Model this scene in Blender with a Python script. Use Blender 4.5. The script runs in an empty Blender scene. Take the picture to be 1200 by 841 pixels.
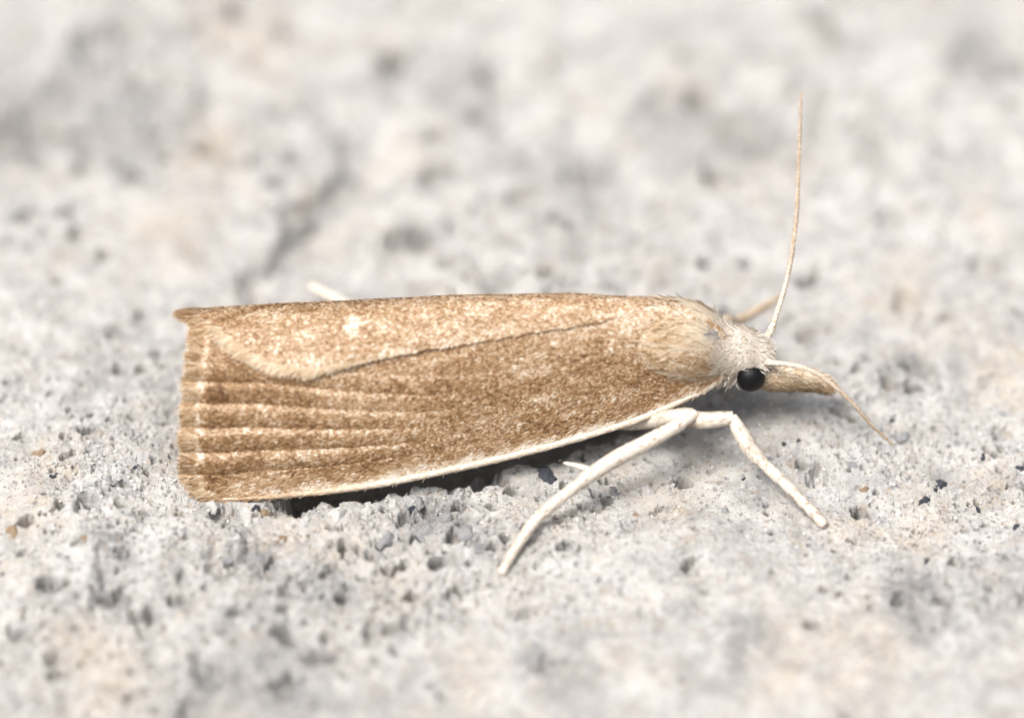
import bpy, math
import numpy as np
from mathutils import Vector

# ------------------------------------------------------------------ scene, camera, sky, sun, exposure
# one Blender unit is one millimetre
sc = bpy.context.scene
sc.unit_settings.system = 'METRIC'
sc.unit_settings.scale_length = 0.001
COL = sc.collection
RNG = np.random.default_rng(11)

PITCH = math.radians(45.0)
LENS, SENSOR, WIDTH = 105.0, 23.6, 21.05          # a macro lens, 21 mm of stone across the picture
DIST = LENS * WIDTH / SENSOR
FW = np.array([0, math.cos(PITCH), -math.sin(PITCH)])
UP = np.array([0, math.sin(PITCH), math.cos(PITCH)])
PXM = 1200.0 / WIDTH
CAM = -DIST * FW + (583 - 420.5) / PXM * UP

cam = bpy.data.cameras.new('camera')
cam.lens, cam.sensor_width = LENS, SENSOR
cam.clip_start, cam.clip_end = 5.0, 2000.0
cam.dof.use_dof = True
cam.dof.focus_distance = DIST + 0.15
cam.dof.aperture_fstop = 0.018
cam.dof.aperture_blades = 0
co = bpy.data.objects.new('camera', cam)
co.location = CAM
co.rotation_euler = (math.pi / 2 - PITCH, 0, 0)
COL.objects.link(co)
sc.camera = co

SUN_EL, SUN_AZ = math.radians(66), math.radians(-118)      # azimuth from +Y towards +X
w = bpy.data.worlds.new('World')
sc.world = w
w.use_nodes = True
nt = w.node_tree
bg = nt.nodes['Background']
sky = nt.nodes.new('ShaderNodeTexSky')
sky.sky_type = 'NISHITA'
sky.sun_disc = False
sky.sun_elevation = SUN_EL
sky.sun_rotation = SUN_AZ
sky.air_density = 1.0
sky.dust_density = 6.0
sky.ozone_density = 0.6
# a thin bright overcast: the blue of the clear sky is mostly veiled
veil = nt.nodes.new('ShaderNodeHueSaturation')
veil.inputs['Saturation'].default_value = 0.3
nt.links.new(sky.outputs[0], veil.inputs['Color'])
nt.links.new(veil.outputs[0], bg.inputs[0])
bg.inputs[1].default_value = 0.105
sl = bpy.data.lights.new('sun', 'SUN')
sl.energy = 1.5
sl.angle = math.radians(22)
sl.color = (1.0, 0.962, 0.92)
so = bpy.data.objects.new('sun', sl)
sd = Vector((math.sin(SUN_AZ) * math.cos(SUN_EL), math.cos(SUN_AZ) * math.cos(SUN_EL), math.sin(SUN_EL)))
so.rotation_euler = (-sd).to_track_quat('-Z', 'Y').to_euler()
so.location = sd * 200
COL.objects.link(so)
sc.view_settings.view_transform = 'Standard'
sc.view_settings.look = 'None'
sc.view_settings.gamma = 1.0
sc.view_settings.use_curve_mapping = False
sc.view_settings.exposure = 1.22
sc.render.engine = 'CYCLES'
sc.cycles.filter_width = 1.1
sc.cycles.use_denoising = True
sc.cycles.use_adaptive_sampling = False
sc.cycles.sample_clamp_indirect = 4.0
sc.cycles.max_bounces = 6
sc.cycles.diffuse_bounces = 4

# ------------------------------------------------------------------ surveying: where a sight line meets a given height or depth
def ray(px, py):
    return FW + ((px - 600) / PXM / DIST) * np.array([1.0, 0, 0]) + ((420.5 - py) / PXM / DIST) * UP
def at_z(px, py, z):
    r = ray(px, py)
    return CAM + r * ((z - CAM[2]) / r[2])
def at_y(px, py, y):
    r = ray(px, py)
    return CAM + r * ((y - CAM[1]) / r[1])
def project(p):
    d = np.asarray(p) - CAM
    k = d @ FW
    return 600 + d[..., 0] / k * DIST * PXM, 420.5 - (d @ UP) / k * DIST * PXM

# ------------------------------------------------------------------ noise
def _h(ix, iy, s):
    n = (ix.astype(np.int64) * 374761393 + iy.astype(np.int64) * 668265263 + s * 2147483647) & 0xFFFFFFFF
    n = ((n ^ (n >> 13)) * 1274126177) & 0xFFFFFFFF
    n = ((n ^ (n >> 16)) * 2246822519) & 0xFFFFFFFF
    return ((n ^ (n >> 15)) & 0xFFFFFF) / float(0x1000000)
def vnoise(x, y, s):
    ix, iy = np.floor(x), np.floor(y)
    fx, fy = x - ix, y - iy
    ux, uy = fx * fx * fx * (fx * (fx * 6 - 15) + 10), fy * fy * fy * (fy * (fy * 6 - 15) + 10)
    a, b = _h(ix, iy, s), _h(ix + 1, iy, s)
    c, d = _h(ix, iy + 1, s), _h(ix + 1, iy + 1, s)
    return (a + (b - a) * ux) * (1 - uy) + (c + (d - c) * ux) * uy
def fbm(x, y, s, octs=4, gain=0.5):
    t, amp, tot = 0, 1.0, 0
    c, sn = math.cos(0.6), math.sin(0.6)
    for k in range(octs):
        t = t + amp * (vnoise(x, y, s + k * 17) * 2 - 1)
        tot += amp
        amp *= gain
        x, y = (x * c - y * sn) * 2.03 + 3.1, (x * sn + y * c) * 2.03 + 7.7
    return t / tot
def cells(x, y, s):
    """distance to the nearest scattered point and that point's two random numbers"""
    ix, iy = np.floor(x), np.floor(y)
    best = np.full(x.shape, 9.0)
    r1 = np.zeros(x.shape)
    r2 = np.zeros(x.shape)
    for dx in (-1, 0, 1):
        for dy in (-1, 0, 1):
            jx, jy = ix + dx, iy + dy
            d = np.hypot(jx + _h(jx, jy, s) - x, jy + _h(jx, jy, s + 1) - y)
            m = d < best
            best = np.where(m, d, best)
            r1 = np.where(m, _h(jx, jy, s + 2), r1)
            r2 = np.where(m, _h(jx, jy, s + 3), r2)
    return best, r1, r2
def sstep(a, b, x):
    t = np.clip((x - a) / (b - a), 0, 1)
    return t * t * (3 - 2 * t)

# ------------------------------------------------------------------ mesh and material helpers
def build(name, v, f, mat, parent=None, attrs=None, smooth=True, kind=None):
    """one mesh object from an (n,3) array and an (m,k) array of faces"""
    v = np.asarray(v, dtype=np.float32)
    f = np.asarray(f, dtype=np.int32)
    me = bpy.data.meshes.new(name)
    k = f.shape[1]
    me.vertices.add(len(v))
    me.vertices.foreach_set('co', v.ravel())
    me.loops.add(f.size)
    me.loops.foreach_set('vertex_index', f.ravel())
    me.polygons.add(len(f))
    me.polygons.foreach_set('loop_start', np.arange(0, f.size, k, dtype=np.int32))
    me.polygons.foreach_set('loop_total', np.full(len(f), k, dtype=np.int32))
    me.update(calc_edges=True)
    me.validate()
    me.polygons.foreach_set('use_smooth', np.full(len(me.polygons), smooth))
    for an, av in (attrs or {}).items():
        a = me.attributes.new(an, 'FLOAT', 'POINT')
        a.data.foreach_set('value', np.asarray(av, dtype=np.float32))
    me.materials.append(mat)
    o = bpy.data.objects.new(name, me)
    COL.objects.link(o)
    if parent is not None:
        o.parent = parent
    if kind:
        o['kind'] = kind
    return o
def grid_faces(n, m, wrap=False):
    i = np.arange(n - 1)[:, None]
    j = np.arange(m if wrap else m - 1)[None, :]
    j2 = (j + 1) % m
    return np.stack([i * m + j, i * m + j2, (i + 1) * m + j2, (i + 1) * m + j], -1).reshape(-1, 4)
class Nodes:
    def __init__(self, name):
        self.m = bpy.data.materials.new(name)
        self.m.use_nodes = True
        self.t = self.m.node_tree
        self.b = self.t.nodes['Principled BSDF']
    def n(self, typ, **kw):
        x = self.t.nodes.new(typ)
        for k, v in kw.items():
            if hasattr(x, k):
                setattr(x, k, v)
            else:
                x.inputs[k].default_value = v
        return x
    def l(self, a, b):
        self.t.links.new(a, b)
    def noise(self, scale, detail=3, rough=0.55, vec=None, dist=0.0):
        x = self.n('ShaderNodeTexNoise')
        x.inputs['Scale'].default_value = scale
        x.inputs['Detail'].default_value = detail
        x.inputs['Roughness'].default_value = rough
        x.inputs['Distortion'].default_value = dist
        if vec is not None:
            self.l(vec, x.inputs['Vector'])
        return x.outputs['Fac']
    def ramp(self, fac, stops, interp='LINEAR'):
        r = self.n('ShaderNodeValToRGB')
        cr = r.color_ramp
        cr.interpolation = interp
        while len(cr.elements) < len(stops):
            cr.elements.new(0.5)
        for e, (p, c) in zip(cr.elements, stops):
            e.position = p
            e.color = (*c, 1) if not isinstance(c, (int, float)) else (c, c, c, 1)
        self.l(fac, r.inputs[0])
        return r.outputs[0]
    def mix(self, fac, a, b, mode='MIX'):
        x = self.n('ShaderNodeMix', data_type='RGBA', blend_type=mode)
        for s, val in ((0, fac), (6, a), (7, b)):
            if isinstance(val, (int, float)):
                x.inputs[s].default_value = val
            elif isinstance(val, tuple):
                x.inputs[s].default_value = (*val, 1)
            else:
                self.l(val, x.inputs[s])
        return x.outputs[2]
    def math(self, op, a, b=0.0):
        x = self.n('ShaderNodeMath', operation=op)
        for s, val in ((0, a), (1, b)):
            if isinstance(val, (int, float)):
                x.inputs[s].default_value = val
            else:
                self.l(val, x.inputs[s])
        return x.outputs[0]
    def attr(self, name):
        return self.n('ShaderNodeAttribute', attribute_name=name).outputs['Fac']

# ------------------------------------------------------------------ materials
def stone_material():
    k = Nodes('pale stone')
    vec = k.n('ShaderNodeTexCoord').outputs['Object']
    def shifted(dx, dy):
        o = k.n('ShaderNodeVectorMath', operation='ADD')
        k.l(vec, o.inputs[0])
        o.inputs[1].default_value = (dx, dy, 0.0)
        return o.outputs[0]
    base = k.ramp(k.noise(1.3, 8, 0.68, vec), [(0.30, (0.235, 0.229, 0.222)), (0.43, (0.345, 0.336, 0.322)), (0.54, (0.43, 0.418, 0.40)), (0.68, (0.505, 0.495, 0.477))])
    # buff and olive mottling, large stains and small blotches
    m1 = k.math('ADD', k.ramp(k.noise(0.42, 5, 0.6, shifted(3, 8), 0.3), [(0.50, 0.0), (0.68, 0.45)]), k.math('MULTIPLY', k.attr('buff'), 0.5))
    c = k.mix(k.math('MULTIPLY', m1, k.ramp(k.noise(3.0, 4, 0.65, vec), [(0.35, 0.25), (0.62, 1.0)])), base, (0.43, 0.365, 0.285))
    c = k.mix(k.ramp(k.noise(2.1, 5, 0.65, shifted(11, 2), 0.4), [(0.55, 0.0), (0.68, 0.45)]), c, (0.36, 0.29, 0.205))
    # blue-grey aggregate, plus hand-placed grey patches with painted furrow shade
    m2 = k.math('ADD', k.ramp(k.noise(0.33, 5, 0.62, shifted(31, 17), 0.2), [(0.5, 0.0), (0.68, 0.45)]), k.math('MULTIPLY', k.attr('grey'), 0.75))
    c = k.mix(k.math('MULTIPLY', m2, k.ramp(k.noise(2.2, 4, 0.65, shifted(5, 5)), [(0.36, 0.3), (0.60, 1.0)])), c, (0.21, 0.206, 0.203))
    c = k.mix(k.ramp(k.noise(3.4, 5, 0.68, shifted(21, 40), 0.3), [(0.57, 0.0), (0.67, 0.55)]), c, (0.22, 0.222, 0.225))
    # single mineral grains: one random value per little cell
    for sc_, lo, colr, s in ((5.0, 0.94, (0.27, 0.27, 0.272), 0.4), (14.0, 0.95, (0.15, 0.15, 0.155), 0.65), (20.0, 0.965, (0.28, 0.20, 0.13), 0.6), (9.0, 0.88, (0.52, 0.51, 0.49), 0.35)):
        wv = k.n('ShaderNodeVectorMath', operation='ADD')
        nz = k.n('ShaderNodeTexNoise')
        nz.inputs['Scale'].default_value = sc_ * 1.7
        nz.inputs['Detail'].default_value = 2
        k.l(vec, nz.inputs['Vector'])
        sc2 = k.n('ShaderNodeVectorMath', operation='SCALE')
        k.l(nz.outputs['Color'], sc2.inputs[0])
        sc2.inputs['Scale'].default_value = 0.55 / sc_
        k.l(vec, wv.inputs[0])
        k.l(sc2.outputs[0], wv.inputs[1])
        v = k.n('ShaderNodeTexVoronoi')
        v.inputs['Scale'].default_value = sc_
        k.l(wv.outputs[0], v.inputs['Vector'])
        sep = k.n('ShaderNodeSeparateColor')
        k.l(v.outputs['Color'], sep.inputs[0])
        cl = k.ramp(k.noise(0.8, 3, 0.6, vec), [(0.35, -0.05), (0.7, 0.07)])
        m = k.math('ADD', sep.outputs[0], cl)
        m = k.ramp(m, [(lo, 0.0), (min(lo + 0.03, 1), s)])
        c = k.mix(m, c, colr)
    # tiny black specks
    sp = k.ramp(k.noise(20.0, 3, 0.6, vec), [(0.632, 0.0), (0.685, 0.88)])
    c = k.mix(sp, c, (0.05, 0.05, 0.055))
    k.l(c, k.b.inputs['Base Color'])
    k.b.inputs['Roughness'].default_value = 0.85
    k.b.inputs['Specular IOR Level'].default_value = 0.25
    hgt = k.mix(0.5, k.noise(14.0, 4, 0.7, vec), k.noise(38.0, 3, 0.7, vec))
    bp = k.n('ShaderNodeBump')
    bp.inputs['Strength'].default_value = 0.9
    bp.inputs['Distance'].default_value = 0.07
    k.l(hgt, bp.inputs['Height'])
    k.l(bp.outputs[0], k.b.inputs['Normal'])
    return k.m
def grain_material(name, c0, c1, rough=0.6):
    k = Nodes(name)
    vec = k.n('ShaderNodeTexCoord').outputs['Object']
    oi = k.n('ShaderNodeObjectInfo').outputs['Random']
    c = k.ramp(k.noise(9.0, 3, 0.6, vec), [(0.35, c0), (0.65, c1)])
    k.l(c, k.b.inputs['Base Color'])
    k.b.inputs['Roughness'].default_value = rough
    bp = k.n('ShaderNodeBump')
    bp.inputs['Strength'].default_value = 0.8
    bp.inputs['Distance'].default_value = 0.03
    k.l(k.noise(22.0, 4, 0.7, vec), bp.inputs['Height'])
    k.l(bp.outputs[0], k.b.inputs['Normal'])
    return k.m
def tint_material(name, stops, rough=0.5, spec=0.3, trans=0.0, sheen=0.0):
    """colour chosen piece by piece from the stored tint of each scale or hair"""
    k = Nodes(name)
    c = k.ramp(k.attr('tint'), stops)
    k.l(c, k.b.inputs['Base Color'])
    k.b.inputs['Roughness'].default_value = rough
    k.b.inputs['Specular IOR Level'].default_value = spec
    if trans:
        tr = k.n('ShaderNodeBsdfTranslucent')
        k.l(c, tr.inputs['Color'])
        ms = k.n('ShaderNodeMixShader')
        ms.inputs[0].default_value = trans
        k.l(k.b.outputs[0], ms.inputs[1])
        k.l(tr.outputs[0], ms.inputs[2])
        k.l(ms.outputs[0], k.t.nodes['Material Output'].inputs[0])
    return k.m
WINGCOL = [(0.0, (0.092, 0.043, 0.0155)), (0.3, (0.218, 0.117, 0.048)), (0.55, (0.355, 0.224, 0.119)), (0.8, (0.53, 0.406, 0.280)), (1.0, (0.685, 0.612, 0.515))]
M_STONE = stone_material()
M_DARK = grain_material('black mineral', (0.012, 0.014, 0.02), (0.05, 0.055, 0.07), 0.45)
M_PALE = grain_material('pale crumb', (0.36, 0.35, 0.33), (0.5, 0.49, 0.47), 0.85)
M_BROWN = grain_material('rusty grain', (0.15, 0.10, 0.06), (0.34, 0.25, 0.16), 0.8)
M_GREY = grain_material('grey pebble', (0.17, 0.17, 0.172), (0.30, 0.30, 0.30), 0.75)
M_GRIT = tint_material('mixed grit', [(0.0, (0.04, 0.04, 0.045)), (0.12, (0.2, 0.2, 0.205)), (0.3, (0.30, 0.29, 0.27)), (0.75, (0.41, 0.40, 0.38)), (1.0, (0.52, 0.51, 0.49))], 0.85, 0.25)
M_SCALE = tint_material('wing scales', WINGCOL, 0.45, 0.35, 0.12)
M_HAIR = tint_material('hair scales', [(0.0, (0.10, 0.045, 0.015)), (0.3, (0.26, 0.14, 0.055)), (0.55, (0.44, 0.28, 0.145)), (0.8, (0.64, 0.50, 0.335)), (1.0, (0.78, 0.69, 0.55))], 0.45, 0.35, 0.35)
M_CREAM = tint_material('cream scales', [(0.0, (0.30, 0.19, 0.10)), (0.3, (0.46, 0.35, 0.24)), (0.65, (0.66, 0.58, 0.485)), (1.0, (0.78, 0.725, 0.65))], 0.5, 0.3, 0.3)
M_WORN = tint_material('worn grey scales', [(0.0, (0.09, 0.09, 0.10)), (1.0, (0.38, 0.37, 0.38))])
M_PALP = tint_material('palp scales', [(0.0, (0.10, 0.055, 0.025)), (0.35, (0.25, 0.155, 0.08)), (0.7, (0.46, 0.34, 0.21)), (1.0, (0.66, 0.56, 0.44))], 0.5, 0.3, 0.15)
def plain(name, c, rough=0.6, n_scale=6.0, var=0.75):
    k = Nodes(name)
    vec = k.n('ShaderNodeTexCoord').outputs['Object']
    k.l(k.ramp(k.noise(n_scale, 4, 0.6, vec), [(0.3, tuple(x * var for x in c)), (0.7, c)]), k.b.inputs['Base Color'])
    k.b.inputs['Roughness'].default_value = rough
    return k.m
M_MEMB = plain('wing membrane', (0.34, 0.2, 0.095), 0.6)
M_BODY = plain('body cuticle', (0.30, 0.21, 0.14), 0.6)
M_LEG = plain('leg cuticle', (0.66, 0.58, 0.49), 0.55, 9.0, 0.88)
M_FARLEG = plain('tan leg cuticle', (0.50, 0.39, 0.27), 0.55, 9.0, 0.85)
M_ANT = plain('antenna cuticle', (0.50, 0.36, 0.23), 0.5, 14.0, 0.7)
def eye_material():
    k = Nodes('eye')
    k.b.inputs['Base Color'].default_value = (0.003, 0.003, 0.0035, 1)
    k.b.inputs['Roughness'].default_value = 0.42
    k.b.inputs['Specular IOR Level'].default_value = 0.22
    vec = k.n('ShaderNodeTexCoord').outputs['Object']
    v = k.n('ShaderNodeTexVoronoi')
    v.inputs['Scale'].default_value = 45.0
    k.l(vec, v.inputs['Vector'])
    bp = k.n('ShaderNodeBump', invert=True)
    bp.inputs['Strength'].default_value = 0.5
    bp.inputs['Distance'].default_value = 0.01
    k.l(v.outputs['Distance'], bp.inputs['Height'])
    k.l(bp.outputs[0], k.b.inputs['Normal'])
    return k.m
M_EYE = eye_material()

# ------------------------------------------------------------------ the stone
# hollows the photograph shows one by one: picture x, y, half width, depth (mm), stretch
HOLLOWS = [(345, 590, 26, 0.35, 1.8), (300, 655, 32, 0.16, 1.3), (262, 662, 26, 0.15, 1.2), (402, 640, 8, 0.34, 1.4), (390, 667, 6, 0.3, 1.1), (352, 692, 22, 0.2, 1.6),
           (478, 603, 16, 0.26, 1.1), (508, 592, 20, 0.3, 1.2), (540, 585, 9, 0.4, 1.0), (545, 628, 16, 0.2, 1.2), (452, 640, 16, 0.14, 1.0), (475, 660, 8, 0.3, 1.4), (463, 762, 7, 0.28, 1.1),
           (762, 538, 7, 0.4, 1.2), (710, 559, 7, 0.4, 1.3), (693, 576, 6, 0.42, 0.9), (700, 597, 5, 0.3, 1.5), (650, 520, 22, 0.3, 2.0), (560, 556, 24, 0.3, 1.8),
           (335, 750, 12, 0.26, 1.3), (370, 768, 18, 0.24, 1.6), (268, 800, 24, 0.22, 1.6), (225, 832, 20, 0.3, 1.1), (330, 800, 16, 0.25, 1.2), (515, 660, 12, 0.2, 1.5), (480, 702, 9, 0.22, 1.0),
           (490, 728, 15, 0.22, 1.7), (540, 690, 10, 0.2, 1.4), (575, 640, 8, 0.16, 1.0), (620, 712, 14, 0.2, 1.4), (640, 770, 20, 0.2, 1.6), (210, 710, 12, 0.18, 1.2), (65, 690, 12, 0.16, 1.5), (10, 740, 24, 0.2, 1.4), (50, 740, 16, 0.15, 1.6),
           (30, 165, 46, 0.5, 1.9), (455, 70, 26, 0.55, 1.0), (570, 80, 22, 0.45, 0.8), (560, 130, 18, 0.4, 1.0), (515, 150, 20, 0.4, 1.2), (475, 280, 26, 0.42, 1.5), (352, 243, 26, 0.35, 1.4), (520, 210, 30, 0.3, 1.6),
           (82, 243, 16, 0.3, 1.0), (122, 297, 14, 0.3, 1.0), (65, 330, 14, 0.25, 1.0), (135, 383, 15, 0.28, 1.2), (30, 255, 22, 0.26, 1.4), (160, 205, 18, 0.25, 1.3), (60, 120, 40, 0.3, 1.2), (130, 60, 50, 0.3, 1.3), (250, 120, 26, 0.24, 1.4),
           (838, 205, 18, 0.34, 1.0), (790, 130, 44, 0.2, 1.3), (870, 160, 40, 0.18, 1.2), (965, 145, 28, 0.24, 1.0), (915, 75, 24, 0.28, 1.5), (690, 200, 30, 0.3, 1.4), (620, 230, 24, 0.2, 1.5), (640, 320, 12, 0.3, 1.0), (580, 330, 20, 0.3, 1.2), (945, 325, 12, 0.3, 1.2), (825, 300, 12, 0.24, 1.0), (875, 298, 12, 0.24, 1.0), (1040, 255, 22, 0.22, 1.1), (1158, 308, 20, 0.3, 1.4),
           (1150, 70, 40, 0.2, 1.2), (1195, 80, 24, 0.25, 1.0), (1065, 350, 22, 0.2, 1.3), (1042, 448, 9, 0.3, 1.0), (1065, 449, 8, 0.3, 1.0), (1078, 425, 22, 0.2, 1.4), (1100, 380, 26, 0.18, 1.4), (1180, 500, 14, 0.2, 1.3), (1010, 597, 10, 0.18, 1.2),
           (745, 620, 14, 0.16, 1.7), (790, 600, 16, 0.18, 1.5), (800, 560, 10, 0.14, 1.2), (825, 465, 30, 0.14, 2.0)]
HW = np.array([(*at_z(a, b, 0)[:2], r / PXM, d, s) for a, b, r, d, s in HOLLOWS])
# the straight-sided furrows behind and beside the moth: two ends, half width, depth
FURROWS = [((425, 150), (300, 350), 0.55, 0.52), ((25, 150), (75, 0), 0.55, 0.5), ((160, 610), (120, 720), 0.35, 0.22), ((560, 20), (600, 180), 0.5, 0.22)]

def rough_height(x, y):
    wx = x + 0.16 * fbm(x / 0.7, y / 0.7, 901, 3)
    wy = y + 0.16 * fbm(x / 0.7 + 9, y / 0.7, 911, 3)
    por = fbm(x / 3.6, y / 3.6, 300, 4)                              # how porous the stone is just here
    por = sstep(-0.12, 0.45, por - 0.30 * sstep(-2.4, -4.0, y) * sstep(-3.5, -1.0, x) - 0.12 * sstep(2.5, 5.0, y) + 0.42 * np.exp(-((x + 3.0) ** 2 / 7 + (y + 1.6) ** 2 / 4)) + 0.2 * np.exp(-((x - 1.5) ** 2 / 6 + (y + 0.3) ** 2 / 2)))
    h = 0.40 * fbm(x / 7.5, y / 7.5, 10, 3) + 0.15 * fbm(wx / 1.9, wy / 1.9, 40, 3)
    b = fbm(wx / 0.62, wy / 0.62, 70, 5, 0.6)
    h = h + (0.028 + 0.075 * por) * (1.2 * b - 0.6 * np.abs(fbm(wx / 0.4, wy / 0.4, 77, 3)))
    d, r1, r2 = cells(wx / 0.13, wy / 0.13, 500)                      # crumbs
    h = h + (0.007 + 0.028 * por) * (r1 - 0.3) * (1 - np.clip(d / 0.6, 0, 1) ** 2)
    d, r1, r2 = cells(wx / 0.3, wy / 0.3, 520)
    h = h + 0.05 * por * (r1 - 0.4) * (1 - np.clip(d / 0.62, 0, 1) ** 3)
    h = h + (0.020 + 0.012 * por) * fbm(x / 0.10, y / 0.10, 90, 3, 0.75)
    rag = fbm(x / 0.22, y / 0.22, 860, 3, 0.6)
    rag2 = fbm(x / 0.07, y / 0.07, 870, 2, 0.6)
    for cs, s, prob, dep in ((1.25, 600, 0.30, 0.34), (0.55, 620, 0.30, 0.36), (0.26, 640, 0.26, 0.26), (0.15, 660, 0.20, 0.18), (0.10, 680, 0.14, 0.12)):    # pits
        d, r1, r2 = cells(wx / cs, wy / cs, s)
        d = d + 0.16 * rag + 0.05 * rag2 / cs ** 0.5
        rad = 0.12 + 0.22 * r2
        on = r1 < prob * (0.10 + 0.95 * por)
        h = h - np.where(on, dep * (0.4 + 0.8 * r2) * (1 - sstep(0.5 * rad, rad, d)), 0)
    return h
def stone_height(x, y):
    x = np.asarray(x, dtype=float)
    y = np.asarray(y, dtype=float)
    h = rough_height(x, y)
    nx, ny = x + 0.13 * fbm(x / 0.35, y / 0.35, 801, 4, 0.6), y + 0.13 * fbm(x / 0.35 + 5, y / 0.35, 811, 4, 0.6)
    rag = 0.35 * fbm(x / 0.16, y / 0.16, 880, 3, 0.65) + 0.4 * fbm(x / 0.5, y / 0.5, 884, 2)
    for cx, cy, r, d, s in HW:
        q = np.hypot((nx - cx) / (r * s), (ny - cy) / (r * 1.15)) + rag
        m = q < 1.1
        if m.any():
            h[m] -= (1.25 if r > 0.24 else 3.2) * d * (1 - sstep(0.3 if r > 0.24 else 0.68, 0.95, q[m]))
    for (a, b, hw, dep) in FURROWS:
        A, B = at_z(*a, 0)[:2], at_z(*b, 0)[:2]
        L = np.hypot(*(B - A))
        t = (B - A) / L
        u = (nx - A[0]) * t[0] + (ny - A[1]) * t[1]
        v = (nx - A[0]) * -t[1] + (ny - A[1]) * t[0]
        v = v + 0.55 * fbm(u / 1.3, u * 0 + hw * 31, 707, 3) + 0.25 * rag
        g = np.where(v < 0, 1 - sstep(0.0, 0.8 * hw, -v), 1 - sstep(0.0, 3.5 * hw, v))
        h = h - dep * g * (0.65 + 0.35 * sstep(-0.3, 0.35, fbm(u / 1.1, u * 0 + 5, 717, 2))) * sstep(-0.7, 0.9, u) * sstep(-0.7, 0.9, L - u)
    # the moth sits in a slight dip; its tail rests on the stone
    b3 = fbm(x / 0.7, y / 0.7, 333, 4, 0.6)
    m = np.exp(-(np.maximum(np.abs(x + 1.2) - 5.4, 0) ** 2) / 0.5 - (np.maximum(np.abs(y - 2.1) - 2.0, 0) ** 2) / 0.5)
    low = np.minimum(h, 0.02 + 0.30 * (h - 0.02)) - 0.10 * sstep(-5.2, -3.8, x) - 0.02 - 1.3 * sstep(-5.0, -4.3, x + 0.3 * b3) * sstep(3.2, 2.0, x) * sstep(-0.30, 0.30, y - 0.30 * (x + 4.2) + 0.5 * b3) * sstep(3.8, 3.0, y)
    return h * (1 - m) + low * m

def axis(spans):
    out = [spans[0][0]]
    for a, b, st0, st1 in spans:
        p = a
        n = max(2, int(round((b - a) / (0.5 * (st0 + st1)))))
        k = np.linspace(0, 1, n + 1)[1:]
        wgt = np.cumsum(st0 + (st1 - st0) * k)
        out.extend(a + (b - a) * wgt / wgt[-1])
    return np.array(out)
gx = axis([(-70, -16, 3.0, 0.2), (-16, -11.2, 0.2, 0.024), (-11.2, 11.2, 0.024, 0.024), (11.2, 16, 0.024, 0.2), (16, 70, 0.2, 3.0)])
gy = axis([(-50, -12, 3.0, 0.15), (-12, -7.5, 0.15, 0.05), (-7.5, -3, 0.045, 0.03), (-3, 2.2, 0.024, 0.024), (2.2, 6, 0.03, 0.05), (6, 17.5, 0.055, 0.07), (17.5, 24, 0.1, 0.3), (24, 90, 0.4, 3.0)])
GX, GY = np.meshgrid(gx, gy)
GZ = stone_height(GX.ravel(), GY.ravel())
def patches(spots):
    qx, qy = GX.ravel() + 0.5 * fbm(GX.ravel() / 1.3, GY.ravel() / 1.3, 950, 3), GY.ravel() + 0.5 * fbm(GX.ravel() / 1.3, GY.ravel() / 1.3, 960, 3)
    out = np.zeros(qx.shape)
    for px, py, r in spots:
        p = at_z(px, py, 0)
        out = np.maximum(out, 1 - sstep(0.2, 1.0, np.hypot(qx - p[0], (qy - p[1]) / 1.4) / (r / PXM)))
    return out
# hand-placed grey patches, with painted shade along the diagonal furrow, and buff stains
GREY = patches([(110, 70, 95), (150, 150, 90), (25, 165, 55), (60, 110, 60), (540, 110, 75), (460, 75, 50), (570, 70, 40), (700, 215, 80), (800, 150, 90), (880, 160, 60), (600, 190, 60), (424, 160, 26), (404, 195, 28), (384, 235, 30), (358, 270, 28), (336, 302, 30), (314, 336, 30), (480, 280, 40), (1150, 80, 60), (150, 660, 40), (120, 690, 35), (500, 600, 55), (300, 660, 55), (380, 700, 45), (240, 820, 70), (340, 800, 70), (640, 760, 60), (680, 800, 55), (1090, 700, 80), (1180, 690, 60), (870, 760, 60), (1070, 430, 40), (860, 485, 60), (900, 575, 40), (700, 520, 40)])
BUFF = patches([(1010, 770, 110), (930, 780, 70), (40, 600, 80), (60, 560, 60), (210, 260, 80), (250, 190, 70), (780, 590, 60), (740, 550, 50), (1160, 560, 60), (1080, 600, 60), (400, 640, 50), (330, 630, 50), (120, 790, 90), (560, 800, 60), (820, 540, 50), (1180, 450, 60), (1050, 330, 60), (800, 110, 60), (300, 60, 80), (1000, 620, 50), (460, 690, 60)])
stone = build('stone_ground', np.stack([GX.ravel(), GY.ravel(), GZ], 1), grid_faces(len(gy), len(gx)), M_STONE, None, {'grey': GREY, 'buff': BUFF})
stone['kind'] = 'structure'
stone['label'] = 'pale grey rough pitted stone surface under the moth'
print('stone', len(gx), len(gy))

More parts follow.
